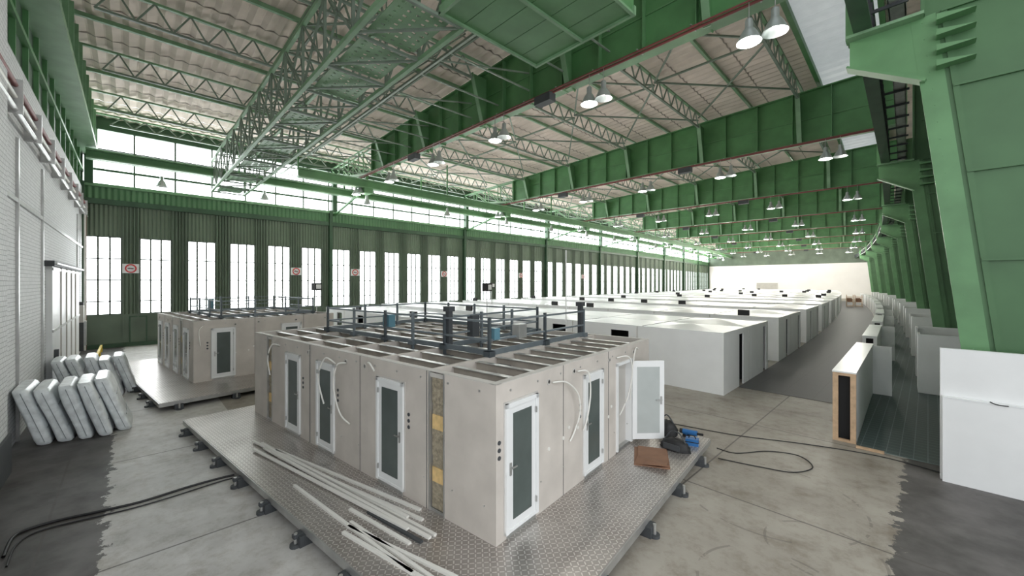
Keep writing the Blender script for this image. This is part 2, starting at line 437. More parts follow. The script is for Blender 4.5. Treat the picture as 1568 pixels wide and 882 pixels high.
# ---------------------------------------------------------------- lattice purlins
def purlins():
    b=MB(bend=True)
    for k in range(9):
        y0,y1=F[k],F[k+1]
        for px in PUR+[XW+1.2]:
            last=px<PUR[-1]-.5
            zt=zroof(px)-.12; zb=zt-(.6 if last else .95); n=12
            b.beam((px,y0,zt),(px,y1,zt),.14,.1,'green_light')
            b.beam((px,y0+1.0,zb),(px,y1-1.0,zb),.12,.09,'lattice_steel')
            for i in range(n):
                a=y0+1+(y1-y0-2)*i/n; c=y0+1+(y1-y0-2)*(i+1)/n; mdl=(a+c)/2
                if k<6:
                    b.beam((px,a,zb),(px,mdl,zt),.06,.06,'lattice_steel'); b.beam((px,mdl,zt),(px,c,zb),.06,.06,'lattice_steel')
                else: b.beam((px,a,zb),(px,c,zt),.06,.06,'lattice_steel')
            if last: continue
            q=px-2.825
            b.beam((q,y0,zroof(q)-.1),(q,y1,zroof(q)-.1),.14,.18,'green_light')
            q2=px-5.65; ym=(y0+y1)/2; zz=zroof(q)-.5
            if k<6 and k>0:
                b.beam((px,y0+1,zz),(q2,ym,zz),.08,.08,'lattice_steel'); b.beam((q2,y0+1,zz),(px,ym,zz),.08,.08,'lattice_steel')
                b.beam((px,ym,zz),(q2,y1-1,zz),.08,.08,'lattice_steel'); b.beam((q2,ym,zz),(px,y1-1,zz),.08,.08,'lattice_steel')
            b.beam((px,ym,zz),(q2,ym,zz),.09,.09,'lattice_steel')
        b.beam((-3.9,y0,zroof(-3.9)-.15),(-3.9,y1,zroof(-3.9)-.15),.2,.3,'green_steel')
        b.beam((-1,y0,zroof(-1)-.15),(-1,y1,zroof(-1)-.15),.2,.3,'green_steel')
    b.obj('roof_purlin_trusses')
purlins()

# ---------------------------------------------------------------- box truss catwalk
def box_truss():
    b=MB()
    ya,yb=4.3,6.3; zb,zt=11.1,13.3; xa,xb=-36.5,-8.5; n=13; st=(xb-xa)/n
    m='lattice_steel'
    for y in (ya,yb):
        for z in (zb,zt): b.beam((xa,y,z),(xb,y,z),.13,.13,'green_light')
    for i in range(n+1):
        x=xa+st*i
        for y in (ya,yb): b.beam((x,y,zb),(x,y,zt),.08,.08,m)
        for z in (zb,zt): b.beam((x,ya,z),(x,yb,z),.08,.08,m)
        b.beam((x,ya,zb),(x,yb,zt),.05,.05,m)
        zr=zroof(x)-.3
        b.beam((x,ya,zt),(x,(ya+yb)/2,zr),.06,.06,m); b.beam((x,yb,zt),(x,(ya+yb)/2,zr),.06,.06,m)
        if i<n:
            x2=x+st
            for y in (ya,yb):
                b.beam((x,y,zb),(x2,y,zt),.065,.065,m)
                if y==ya: b.beam((x,y,zt),(x2,y,zb),.065,.065,m)
                b.beam((x,y,zt),(x2,(ya+yb)/2,zroof(x2)-.3),.05,.05,m)
            for z in (zb,zt): b.beam((x,ya,z),(x2,yb,z),.06,.06,m)
            if i%2==0 or i>9:
                X0,X1=x+.15,x2-.15; Y0,Y1=ya+.35,yb-.35; nx,ny=8,5; z=zb+.08
                for s in range(nx+1):
                    xx_=X0+(X1-X0)*s/nx; b.box(xx_-.07,xx_+.07,Y0,Y1,z,z+.02,'green_light')
                for s in range(ny+1):
                    yy_=Y0+(Y1-Y0)*s/ny; b.box(X0,X1,yy_-.075,yy_+.075,z+.001,z+.021,'green_light')
    b.beam((xa,(ya+yb)/2,zroof(xa)-.3),(xb,(ya+yb)/2,zroof(xb)-.3),.12,.12,'green_light')
    for i in range(n+1):
        x=xa+st*i
        b.beam((x,yb,zt),(x,F[1]-.3,ZB+.6),.06,.06,m)
        if i<n and i%2==0: b.beam((x,yb,zt),(x+st,F[1]-.3,ZB+1.4),.06,.06,m)
        if i<n: b.beam((x+st/2,8.5,13.4),(x+st*1.5,10.5,15.2),.05,.05,m)
    b.beam((xa,8.8,13.2),(xb,8.8,13.2),.1,.1,m); b.beam((xa,11,15.2),(xb,11,15.2),.1,.1,m)
    b.obj('catwalk_truss')
    b=MB(); hx0,hx1,hy0,hy1=-8.4,-5.1,5.6,9.1; hz=11.2
    for i in range(5): b.box(hx0,hx1,hy0+i*.70,hy0+i*.70+.68,hz-.06,hz-.001,'green_bright')
    b.box(hx0,hx1,hy0,hy1,hz,13.2,'green_steel')
    for x in (hx0-.05,-6.7,hx1-.05): b.box(x,x+.08,hy0-.05,hy1+.05,hz-.12,hz-.06,'green_light')
    for y in (hy0-.05,hy1-.05): b.box(hx0-.05,hx1+.05,y,y+.08,hz-.13,hz+.1,'green_light')
    for z in (11.9,12.5): b.box(hx1,hx1+.05,hy0,hy1,z,z+.08,'green_light'); b.box(hx0,hx1,hy0-.05,hy0,z,z+.08,'green_light')
    b.box(-8.0,-5.4,6,8.5,13.2,16.2,'green_dark')
    b.obj('crane_trolley_housing')
box_truss()

# ---------------------------------------------------------------- gallery beam near windows
b=MB(bend=True); g0=8.6
b.ybox(-31.3,-30.8,g0,YEND-.1,11.9,12.0,'green_light'); b.ybox(-31.1,-31.0,g0,YEND-.1,12.0,12.5,'green_bright'); b.ybox(-31.3,-30.8,g0,YEND-.1,12.5,12.6,'green_light')
b.ybox(-35.7,-35.6,F[0],YEND-.1,12.1,12.5,'green_bright'); b.ybox(-35.95,-35.35,F[0],YEND-.1,12.0,12.1,'green_light'); b.ybox(-35.95,-35.35,F[0],YEND-.1,12.5,12.6,'green_light')
for f in F[1:9]:
    b.beam((-31,f,12.5),(-31,f,13.0),.2,.2,'green_steel'); b.beam((-31,f,12.0),(XW,f,10.6),.16,.16,'green_steel'); b.beam((-35.65,f,12.6),(-35.65,f,13.6),.14,.14,'green_steel')
    b.box(-31.5,-30.6,f-.35,f+.35,11.5,11.9,'green_bright')
    b.beam((-31,f-7.8 if f>F[1] else g0,12.5),(-31,f-7.8 if f>F[1] else g0,15.4),.1,.1,'green_steel')
    b.beam((-35.65,f-7.8,12.5),(-35.65,f-7.8,15.2),.1,.1,'green_steel')
b.obj('crane_runway_beam')

# ---------------------------------------------------------------- right columns
def column(k):
    f=F[k]; b=MB(bend=True); gc='green_column'
    xin=lambda z: .03+ (10.7-z)*.105 if z<10.7 else .03
    b.prism([(xin(0),f,0),(3.6,f,0),(3.6,f,15.9),(.03,f,15.9),(.03,f,10.7)],(0,.06,0),gc)
    b.beam((xin(0),f,0),(.03,f,10.7),.42,.07,'green_bright'); b.beam((.03,f,10.7),(.03,f,15.9),.07,.42,gc)
    b.box(3.6,3.67,f-.28,f+.28,0,15.9,gc)
    for z in (2.9,4.9,6.9,8.9,10.7,12.7): b.box(xin(z)+.3,3.6,f-.10,f+.10,z-.025,z+.025,gc)
    b.box(2.3,2.34,f-.12,f+.12,0,15.9,gc)
    b.beam((xin(0)+.34,f-.05,0),(.37,f-.05,10.7),.10,.05,gc)
    b.prism([(-1.3,f,10.25),(-1.3,f,10.05),(.05,f,9.2),(.05,f,10.7),(-1.3,f,10.7)],(0,.06,0),'green_bright')
    b.box(-1.35,.05,f-.3,f+.3,10.68,10.75,'green_light'); b.beam((-1.35,f,10.0),(.08,f,9.15),.4,.05,'green_bright')
    for z in (9.35,9.7,10.05,10.4):
        b.prism([(.25,f-.2,z),(.85,f-.2,z+.03),(.25,f-.2,z+.14)],(0,.3,0),'green_bright')
    for i in range(26):
        z=.5+i*.4; b.box(xin(z)-.045,xin(z)-.03,f-.2,f-.17,z,z+.03,'green_bright')
    b.beam((-1.25,f,10.7),(-1.25,f,ZB),.25,.3,'green_bright')
    b.obj('steel_frame_column')
for k in range(1,9): column(k)
b=MB(bend=True)
ye=YEND-.1
b.ybox(-1.2,-.85,F[0],ye,10.75,10.85,'green_dark'); b.ybox(-1.06,-1.0,F[0],ye,10.85,11.6,'green_dark'); b.ybox(-1.2,-.85,F[0],ye,11.6,11.68,'green_bright')
y=F[0]
while y<ye:
    b.box(-1.2,-.86,y,y+.05,10.85,11.6,'dark_grey'); y+=.75
b.obj('crane_rail_girder')
b=MB(bend=True)
b.ybox(-.55,-.25,F[0],ye,11.0,11.04,'galv'); b.ybox(-.56,-.53,F[0],ye,11.0,11.2,'galv'); b.ybox(-.27,-.24,F[0],ye,11,11.2,'galv')
y=F[0]
while y<ye-.2: b.box(-.85,-.2,y,y+.06,10.93,11,'dark_grey'); y+=1.5
b.obj('cable_tray')

# ---------------------------------------------------------------- pendant lamps
b=MB()
b.cyl((0,0,.95),(0,0,.36),.012,'galv',6); b.lathe([(.0,.42),(.08,.42),(.10,.38),(.10,.16),(.15,.1),(.22,-.02),(.30,-.2),(.335,-.26)],(0,0,0),'lamp_metal',20)
b.lathe([(.325,-.26),(.29,-.2),(.21,-.02),(.14,.08),(0,.1)],(0,0,0),'lamp_metal',20)
b.lathe([(0,-.12),(.07,-.1),(.09,-.03),(.06,.05),(0,.08)],(0,0,0),'bulb',12)
lamp0=b.obj('pendant_lamp'); lm=lamp0.data
def lamp(x,y,z,energy=0):
    o=bpy.data.objects.new('pendant_lamp',lm); S.collection.objects.link(o); o.location=(x+bendx(y),y,z)
    if energy:
        l=bpy.data.lights.new('lamp_bulb','POINT'); l.energy=energy; l.color=(1,.96,.88); l.shadow_soft_size=.2
        lo=bpy.data.objects.new('lamp_bulb',l); S.collection.objects.link(lo); lo.parent=o; lo.location=(0,0,-.42)
    return o
bpy.data.objects.remove(lamp0)
for k in range(1,9):
    for i in range(6):
        x=-3.2-5.65*i
        lamp(x-.33,F[k]-.52,11.72,(110,110,130,180,250,350,500,800)[k-1]); lamp(x+.33,F[k]-.52,11.72)
    for dy in (0,-7.8):
        if k>1 or dy==0: lamp(-31,F[k]+dy,10.95)
for yy in (1.5,7.5): lamp(-35.65,yy,11.1)
b=MB(); b.cyl((-2.4,11.2,16.2),(-2.4,11.2,11.6),.015,'galv',6); b.box(-2.5,-2.3,11.1,11.3,11.3,11.6,'white_panel'); b.obj('hanging_speaker')

# ---------------------------------------------------------------- platforms and prefabricated bathroom modules
AL=math.radians(7)
def platform(name,C,x0,x1,y0,y1):
    b=MB(); H=.3
    nx=4; ny=3
    for i in range(nx):
        for j in range(ny):
            xa=x0+(x1-x0)*i/nx; xb=x0+(x1-x0)*(i+1)/nx; ya=y0+(y1-y0)*j/ny; yb_=y0+(y1-y0)*(j+1)/ny
            b.box(xa+.004,xb-.004,ya+.004,yb_-.004,H-.05,H,'diamond_plate')
    b.box(x0+.02,x1-.02,y0+.02,y1-.02,H-.12,H-.05,'pallet_dark')
    for e in (y0,y1): 
        b.box(x0,x1,e-.02,e+.02,H-.14,H-.01,'galv')
    for e in (x0,x1): b.box(e-.02,e+.02,y0,y1,H-.14,H-.01,'galv')
    x=x0+.6
    while x<x1:
        for e,s in ((y0,-1),(y1,1)):
            b.box(x-.12,x+.12,e-.12,e+.12,.0,H-.12,'dark_grey'); b.cyl((x,e+s*.14,0),(x,e+s*.14,.05),.09,'dark_grey',12); b.cyl((x,e+s*.14,.05),(x,e+s*.14,.22),.03,'galv',8)
            b.box(x-.05,x+.05,e+s*.02-.02,e+s*.18,.14,.2,'dark_grey')
        x+=1.5
    y=y0+.5
    while y<y1:
        for e,s in ((x0,-1),(x1,1)):
            b.box(e-.12,e+.12,y-.12,y+.12,.0,H-.12,'dark_grey'); b.cyl((e+s*.14,y,0),(e+s*.14,y,.05),.09,'dark_grey',12); b.cyl((e+s*.14,y,.05),(e+s*.14,y,.22),.03,'galv',8)
        y+=1.7
    for k in range(5): b.box(x0+.5,x1-.5,y0+.8+k*(y1-y0-1.6)/4,y0+.9+k*(y1-y0-1.6)/4,0,H-.12,'dark_grey')
    b.obj(name,(C[0],C[1],0),AL)

def door_on(b,face,a0,a1,z0=.08,z1=2.16,handle=1):
    def bx(u0,u1,d0,d1,za,zb,m):
        if face=='L': b.box(u0,u1,-d1,-d0,za,zb,m)
        else: b.box(d0,d1,u0,u1,za,zb,m)
    bx(a0-.03,a1+.03,-.02,.008,z0,z1+.03,'grey_panel')
    bx(a0,a1,-.02,.035,z0,z0+.05,'door_white'); bx(a0,a0+.07,-.02,.045,z0,z1,'door_white'); bx(a1-.07,a1,-.02,.045,z0,z1,'door_white'); bx(a0,a1,-.02,.045,z1-.07,z1,'door_white')
    bx(a0+.075,a1-.075,-.01,.022,z0+.05,z1-.075,'door_white')
    bx(a0+.19,a1-.19,.022,.028,z0+.18,z1-.18,'frost_glass')
    hx=a0+.12 if handle>0 else a1-.12
    bx(hx-.02,hx+.02,.022,.04,1.0,1.2,'galv'); bx(min(hx,hx+.13*handle),max(hx,hx+.13*handle),.05,.07,1.11,1.13,'galv'); bx(hx-.01,hx+.01,.03,.07,1.11,1.13,'galv')
    for zz in (.3,1.85):
        h2=a1-.09 if handle>0 else a0+.07
        bx(h2,h2+.02,.03,.06,zz,zz+.1,'galv')
    bx(a0+.05,a1-.05,0,.012,-.0,z0,'galv')

mat('frost_glass2',(.42,.45,.44),.25,0,.05,2)
mat('tool_blue2',(.10,.22,.28),.4,0,.05)
def module(name,C,Lx,Ly,doorsL,doorsR,strips,seamsL,seamsR,extra=None,openC=None):
    b=MB(); H=2.5; z0=0.0
    T=.12
    def wallseg_x(y0,y1,skips,m='beige_panel'):
        cur=-Lx
        for s0,s1 in sorted(skips): 
            b.box(cur,s0,y0,y1,z0,H,m); cur=s1
        b.box(cur,0,y0,y1,z0,H,m)
    wallseg_x(0,T,strips)
    wallseg_x(Ly-T,Ly,[])
    if openC:
        o0,o1=openC
        b.box(-T,0,T,o0,z0,H,'beige_panel'); b.box(-T,0,o1,Ly-T,z0,H,'beige_panel'); b.box(-T,0,o0,o1,2.15,H,'beige_panel')
        for yy in (o0,o1-.06): b.box(-T,.045,yy,yy+.06,.05,2.15,'door_white')
        b.box(-T,.045,o0,o1,2.09,2.16,'door_white'); b.box(-T-1.2,-T,o0-.3,o1+.3,0.02,2.2,'grey_panel')
        b.box(-T-.05,-.02,o0,o1,.0,.06,'galv')
        hx,hy=.04,o1-.03; ang=math.radians(48); ca,sa=math.sin(ang),math.cos(ang)
        wl=.82
        def leaf(u0,u1,d0,d1,za,zb,m):
            vs=[]
            for u in (u0,u1):
                for d in (d0,d1):
                    for z in (za,zb): vs.append((hx+u*ca+d*sa,hy+u*sa-d*ca,z))
            b.add(vs,[(0,1,3,2),(4,6,7,5),(0,4,5,1),(2,3,7,6),(0,2,6,4),(1,5,7,3)],m)
        leaf(0,wl,0,.04,.12,2.1,'door_white'); leaf(.12,wl-.12,-.004,.046,.27,1.95,'frost_glass2')
        leaf(wl-.1,wl-.06,-.02,.06,1.0,1.2,'galv'); leaf(wl-.22,wl-.06,.06,.08,1.1,1.12,'galv')
    else: b.box(-T,0,T,Ly-T,z0,H,'beige_panel')
    b.box(-Lx,-Lx+T,T,Ly-T,z0,H,'beige_panel')
    b.box(-Lx+.02,-.02,.02,Ly-.02,-.0,.05,'galv')
    for s0,s1 in strips:
        b.box(s0-.03,s1+.03,T+.02,T+.2,0,H-.05,'grey_panel')
        n=5; 
        for i in range(n):
            zz=.06+i*(H-.15)/n; hh=(H-.15)/n
            if i%2==1: b.box(s0+.06,s1-.05,.03,T+.03,zz,zz+hh*.55,'yellow_wool'); b.box(s0+.05,s1-.04,.05,T+.03,zz+hh*.55,zz+hh,'wood_wool')
            else: b.box(s0+.05,s1-.05,.035,T+.03,zz,zz+hh,'wood_wool')
        for e in (s0,s1-.035): b.box(e,e+.035,-.01,T+.02,0,H,'galv')
        b.box(s0,s1,.01,T,H-.1,H-.02,'grey_panel')
    for x in seamsL: b.box(x-.008,x+.008,-.003,.01,0,H,'dark_grey')
    for y in seamsR: b.box(-.01,.003,y-.008,y+.008,0,H,'dark_grey')
    def dot(face,a,z,r=.022,m='galv'):
        if face=='L': b.cyl((a,-.012,z),(a,.01,z),r,m,10)
        else: b.cyl((-.01,a,z),(.012,a,z),r,m,10)
    for face,d,Lm in (('L',doorsL,Lx),('R',doorsR,Ly)):
        for h,a0,a1 in d:
            door_on(b,face,a0,a1,handle=h)
            for zz in (1.25,1.37,1.49): 
                cc=a1+.14 if face=='L' else a0-.13
                dot(face,cc,zz+.1,.035,'dark_grey')
        a=.35
        while a<Lm-.2:
            aa=-a if face=='L' else a
            dot(face,aa,2.36,.02); dot(face,aa+.1,.55,.012)
            a+=.75
    for i,(a0,z) in enumerate(((1.45,2.28),(2.35,2.32),(3.95,2.3),(5.35,2.3))):
        if a0<Ly-.3: dot('R',a0,z,.06,'grey_panel'); dot('R',a0,z,.035,'black')
    for a0 in (3.75,4.55,6.45,8.4):
        if a0<Lx-.2: dot('L',-a0,2.3,.06,'grey_panel'); dot('L',-a0,2.3,.035,'black')
    for a0,z in ((1.45,1.05),(1.95,1.1),(2.15,1.25),(2.5,1.15),(3.9,1.0),(4.05,1.2)): 
        if a0<Ly-.3: dot('R',a0,z,.035,'hose_white')
    seg=[0,-1.66-.02,-3.45,-5.2,-6.9,-8.4,-Lx]
    seg=[s for s in seg if s>-Lx+.5]+[-Lx]
    b.box(-Lx+T,-T,T,Ly-T,2.12,2.16,'dark_grey')
    for s in seg[1:-1]:
        b.box(s-.05,s+.05,T,Ly-T,2.16,H,'beige_panel'); b.box(s-.14,s-.09,T,Ly-T,2.16,H-.02,'grey_panel')
    y=T+.5
    while y<Ly-.3:
        for i in range(len(seg)-1):
            xa,xb=seg[i+1]+.05,seg[i]-.05
            if xb-xa<.3: continue
            b.box(xa,xb,y,y+.04,H-.2,H-.02,'joist'); b.box(xa,xb,y-.05,y+.07,H-.03,H-.015,'galv')
        y+=.62
    for i in range(len(seg)-1):
        xm=(seg[i]+seg[i+1])/2
        if seg[i]-seg[i+1]<.8: continue
        b.cyl((xm-.2,.5,2.28),(xm-.2,Ly-.6,2.28),.05,'galv',8); b.cyl((xm+.1,.5,2.25),(xm+.1,Ly*.6,2.25),.04,'red_pipe',8)
        b.box(xm+.2,xm+.6,Ly*.4,Ly*.4+.6,2.16,2.42,'galv'); b.box(xm-.55,xm-.25,Ly*.2,Ly*.2+.4,2.16,2.4,'dark_grey')
    b.box(-Lx,0,0,T+.02,H,H+.015,'grey_panel'); b.box(-T-.02,0,0,Ly,H,H+.014,'grey_panel'); b.box(-Lx,-Lx+T,0,Ly,H,H+.014,'grey_panel'); b.box(-Lx,0,Ly-T,Ly,H,H+.013,'grey_panel')
    if extra: extra(b,H)
    return b.obj(name,(C[0],C[1],.3),AL)

def railing(b,pts,H,closed=False,tall=1.0):
    n=len(pts)
    for i in range(n if closed else n-1):
        p=Vector(pts[i]);q=Vector(pts[(i+1)%n]); d=(q-p); L=d.length; k=max(1,round(L/1.5))
        for z in (.35*tall,.75*tall): b.beam((p.x,p.y,H+z),(q.x,q.y,H+z),.045,.045,'slate_rail')
        b.beam((p.x,p.y,H+.08),(q.x,q.y,H+.08),.03,.12,'slate_rail')
        for j in range(k+1):
            c=p+d*j/k; b.beam((c.x,c.y,H-.3),(c.x,c.y,H+.82*tall),.06,.06,'slate_rail'); b.box(c.x-.09,c.x+.09,c.y-.09,c.y+.09,H-.0,H+.12,'slate_rail')
        
def extra1(b,H):
    railing(b,[(-8.9,1.7),(-5.6,1.7),(-3.2,1.75),(-1.7,1.7),(-1.7,3.8),(-1.7,5.8)],H)
    railing(b,[(-8.9,1.7),(-8.9,5.7),(-3.3,5.7)],H); railing(b,[(-3.2,1.75),(-3.3,5.7)],H)
    for (x,y) in ((-3.15,1.85),(-1.75,5.7)): b.box(x-.06,x+.06,y-.06,y+.06,H,H+1.0,'dark_grey'); b.box(x-.1,x+.1,y-.1,y+.1,H+.9,H+1.02,'dark_grey')
    b.box(-1.8,-1.6,2.6,2.9,H+.3,H+.62,'galv'); b.box(-1.82,-1.64,1.8,1.98,H+.35,H+.6,'tool_blue2'); b.box(-3.3,-3.1,2.6,2.85,H+.2,H+.75,'dark_grey')
    b.box(-5.8,-5.5,1.75,1.95,H+.35,H+.7,'tool_blue2')
    hz='hose_white'
    b.tube([(.02,1.55,2.25),(.10,1.9,2.2),(.12,2.3,1.9),(.10,2.42,1.5),(.05,2.3,1.15),(.03,2.15,.98)],.016,hz)
    b.tube([(.02,2.45,2.3),(.12,2.72,2.25),(.12,2.82,1.8),(.09,2.74,1.3),(.04,2.66,1.05)],.016,hz)
    b.tube([(.02,4.3,2.3),(.2,4.6,2.3),(.22,4.75,1.9),(.15,4.7,1.4),(.08,4.6,1.1),(.03,4.45,.9)],.016,hz)
    b.tube([(.02,5.6,2.35),(.12,5.2,2.4),(.15,4.95,2.0),(.13,4.85,1.2)],.016,hz)
    b.tube([(-4.5,-.02,2.28),(-4.75,-.12,2.2),(-4.85,-.14,1.7),(-4.6,-.12,1.15),(-4.3,-.05,.95)],.018,hz)
    b.tube([(-5.0,-.02,2.2),(-5.3,-.12,2.3),(-5.6,-.14,1.8),(-5.4,-.1,1.2)],.018,hz)
    b.tube([(-8.2,-.02,2.3),(-8.5,-.12,2.3),(-8.75,-.14,1.9),(-8.7,-.1,1.4)],.018,hz)
    b.tube([(-3.6,-.02,2.4),(-3.4,-.1,2.42),(-3.2,-.12,2.3)],.018,hz)
C1=(-4.62,4.08)
platform('diamond_plate_platform',C1,-11.0,1.5,-1.62,6.75)
module('bathroom_module',C1,10.2,6.45,
   [(-1,-3.27,-2.35),(-1,-5.95,-5.05),(-1,-7.8,-6.88)],[(1,.2,1.08),(1,2.72,3.6)],
   [(-1.62,-1.19),(-9.2,-8.8)],[-1.68,-3.95,-6.33,-6.38],[1.95,3.9],extra1,openC=(4.3,5.2))
C2=(-20.6,1.83)
platform('diamond_plate_platform',C2,-8.2,2.5,-1.45,6.4)
def extra2(b,H):
    railing(b,[(-6.2,1.2),(-1,1.2),(-1,5.2),(-6.2,5.2)],H,True)
    b.box(-3.1,-2.9,1.2,1.4,H+.3,H+.8,'tool_blue2')
    b.tube([(.02,.3,2.3),(.1,.15,2.1),(.1,.2,1.5)],.016,'hose_white')
module('bathroom_module',C2,6.9,5.8,[(-1,-1.5,-.7),(-1,-3.3,-2.5),(-1,-5.0,-4.2),(-1,-6.5,-5.7)],[(1,.59,1.45),(1,3.3,4.2)],[(-2.2,-1.8)],[-1.7,-3.6,-5.2],[2.2,4.3],extra2)

# long white profiles on platform
b=MB(); z=.3
def strip(p,q,w=.05,h=.03,dz=0,m='hose_white'): b.beam((p[0],p[1],z+h/2+dz),(q[0],q[1],z+h/2+dz),w,h,m)
for i,(p,q) in enumerate([((-11.9,2.25),(-6.2,3.45)),((-11.7,2.4),(-5.5,3.55)),((-11.2,2.35),(-5.45,3.42)),((-10.5,2.5),(-6.0,3.62)),((-11.3,2.15),(-5.9,3.28)),((-11.0,2.55),(-6.3,3.75))]): strip(p,q,.06,.035,.0 if i%2 else .035)
for i,(p,q) in enumerate([((-8.8,2.37),(-5.0,2.85)),((-6.7,2.62),(-4.5,3.25)),((-6.8,2.7),(-4.4,3.05)),((-6.6,2.5),(-4.6,2.95))]): strip(p,q,.055,.04,0)
strip((-6.9,3.05),(-5.5,3.3),.06,.03,.0,'dark_grey'); strip((-7.2,2.85),(-5.6,3.15),.06,.03)
b.obj('white_profile_strips')

# tools on the corner
def loc(C,x,y): return (C[0]+x*math.cos(AL)-y*math.sin(AL), C[1]+x*math.sin(AL)+y*math.cos(AL))
p=loc(C1,.72,4.65)
b=MB(); b.box(-.38,.38,-.5,.5,0,.02,'cardboard'); b.box(-.3,.36,-.42,.5,.02,.05,'cardboard'); b.prism([(-.38,-.5,.03),(.3,-.62,.12),(.36,-.2,.07),(-.3,-.1,.05)],(0,0,.012),'cardboard'); b.obj('cardboard_sheets',(p[0],p[1],.30),.5)
def lump(name,pos,sx,sy,sz,m,seed,extra=None):
    random.seed(seed); b=MB(); n=16; V=[];rings=8
    for i in range(rings+1):
        ph=math.pi/2*i/rings
        for k in range(n):
            a=2*math.pi*k/n; r=math.cos(ph)**.6*(1+random.uniform(-.1,.1)) if i<rings else .02
            V.append((sx*r*math.cos(a),sy*r*math.sin(a),sz*math.sin(ph)*(1+random.uniform(-.05,.05))))
    b.add(V,[(i*n+k,i*n+(k+1)%n,(i+1)*n+(k+1)%n,(i+1)*n+k) for i in range(rings) for k in range(n)],m,True)
    b.add(V[:n],[tuple(range(n))],m)
    if extra: extra(b)
    return b.obj(name,pos)
p=loc(C1,1.0,5.5); lump('tool_bag',(p[0],p[1],.3),.36,.20,.26,'black',2,lambda b:(b.tube([(-.25,0,.2),(-.1,.02,.4),(.1,.02,.4),(.25,0,.2)],.018,'dark_grey'),b.box(-.2,.2,-.23,-.2,.05,.18,'dark_grey')))
p=loc(C1,.5,6.4); lump('tool_bag',(p[0],p[1],.3),.30,.24,.36,'black',3,lambda b:(b.tube([(-.2,0,.3),(0,.02,.5),(.2,0,.3)],.018,'dark_grey'),))
p=loc(C1,1.1,6.5)
b=MB(); b.cyl((-.2,0,.13),(.15,.0,.14),.07,'tool_blue',14); b.cyl((.15,0,.14),(.3,0,.15),.03,'black',10); b.cyl((-.1,0,.12),(-.12,-.02,.06),.035,'tool_blue',10); b.box(-.2,-.04,-.06,.06,0,.06,'black'); b.cyl((-.2,0,.13),(-.28,0,.13),.06,'black',12); b.obj('cordless_drill',(p[0],p[1],.3),.1)
b=MB(); b.box(-.15,.15,-.1,.1,0,.16,'tool_blue'); b.box(-.155,.155,-.105,.105,.08,.1,'black'); b.tube([(-.08,0,.16),(-.05,0,.22),(.05,0,.22),(.08,0,.16)],.012,'black'); p=loc(C1,1.25,6.05); b.obj('blue_tool_box',(p[0],p[1],.3),.3)

# floor cables
def G(px,py,z=0.015):
    f=622.0; t=f*(4.4-z)/(py-441); u=(px-800)/f; a=math.radians(46.26)
    return (t*(-math.sin(a)+u*math.cos(a)), t*(math.cos(a)+u*math.sin(a)), z)
def cable(name,pts,r=.016):
    b=MB(); b.tube([G(*p,z=r) for p in pts],r,'cable_black'); b.obj(name)
cable('power_cable',[(366,742),(340,748),(290,762),(220,784),(150,800),(90,813),(40,828),(18,842),(5,870)],.024)
cable('power_cable',[(364,747),(345,752),(310,763),(260,779),(200,796),(130,812),(60,830),(25,852),(10,885)],.014)
cable('power_cable',[(130,583),(150,588),(175,585),(196,590),(214,602)],.03)
cable('power_cable',[(1120,700),(1150,708),(1200,705),(1248,712),(1270,730),(1240,738),(1190,730),(1150,722),(1122,716)],.012)
cable('power_cable',[(1052,662),(1150,680),(1260,694),(1370,712),(1470,738),(1500,744)],.012)

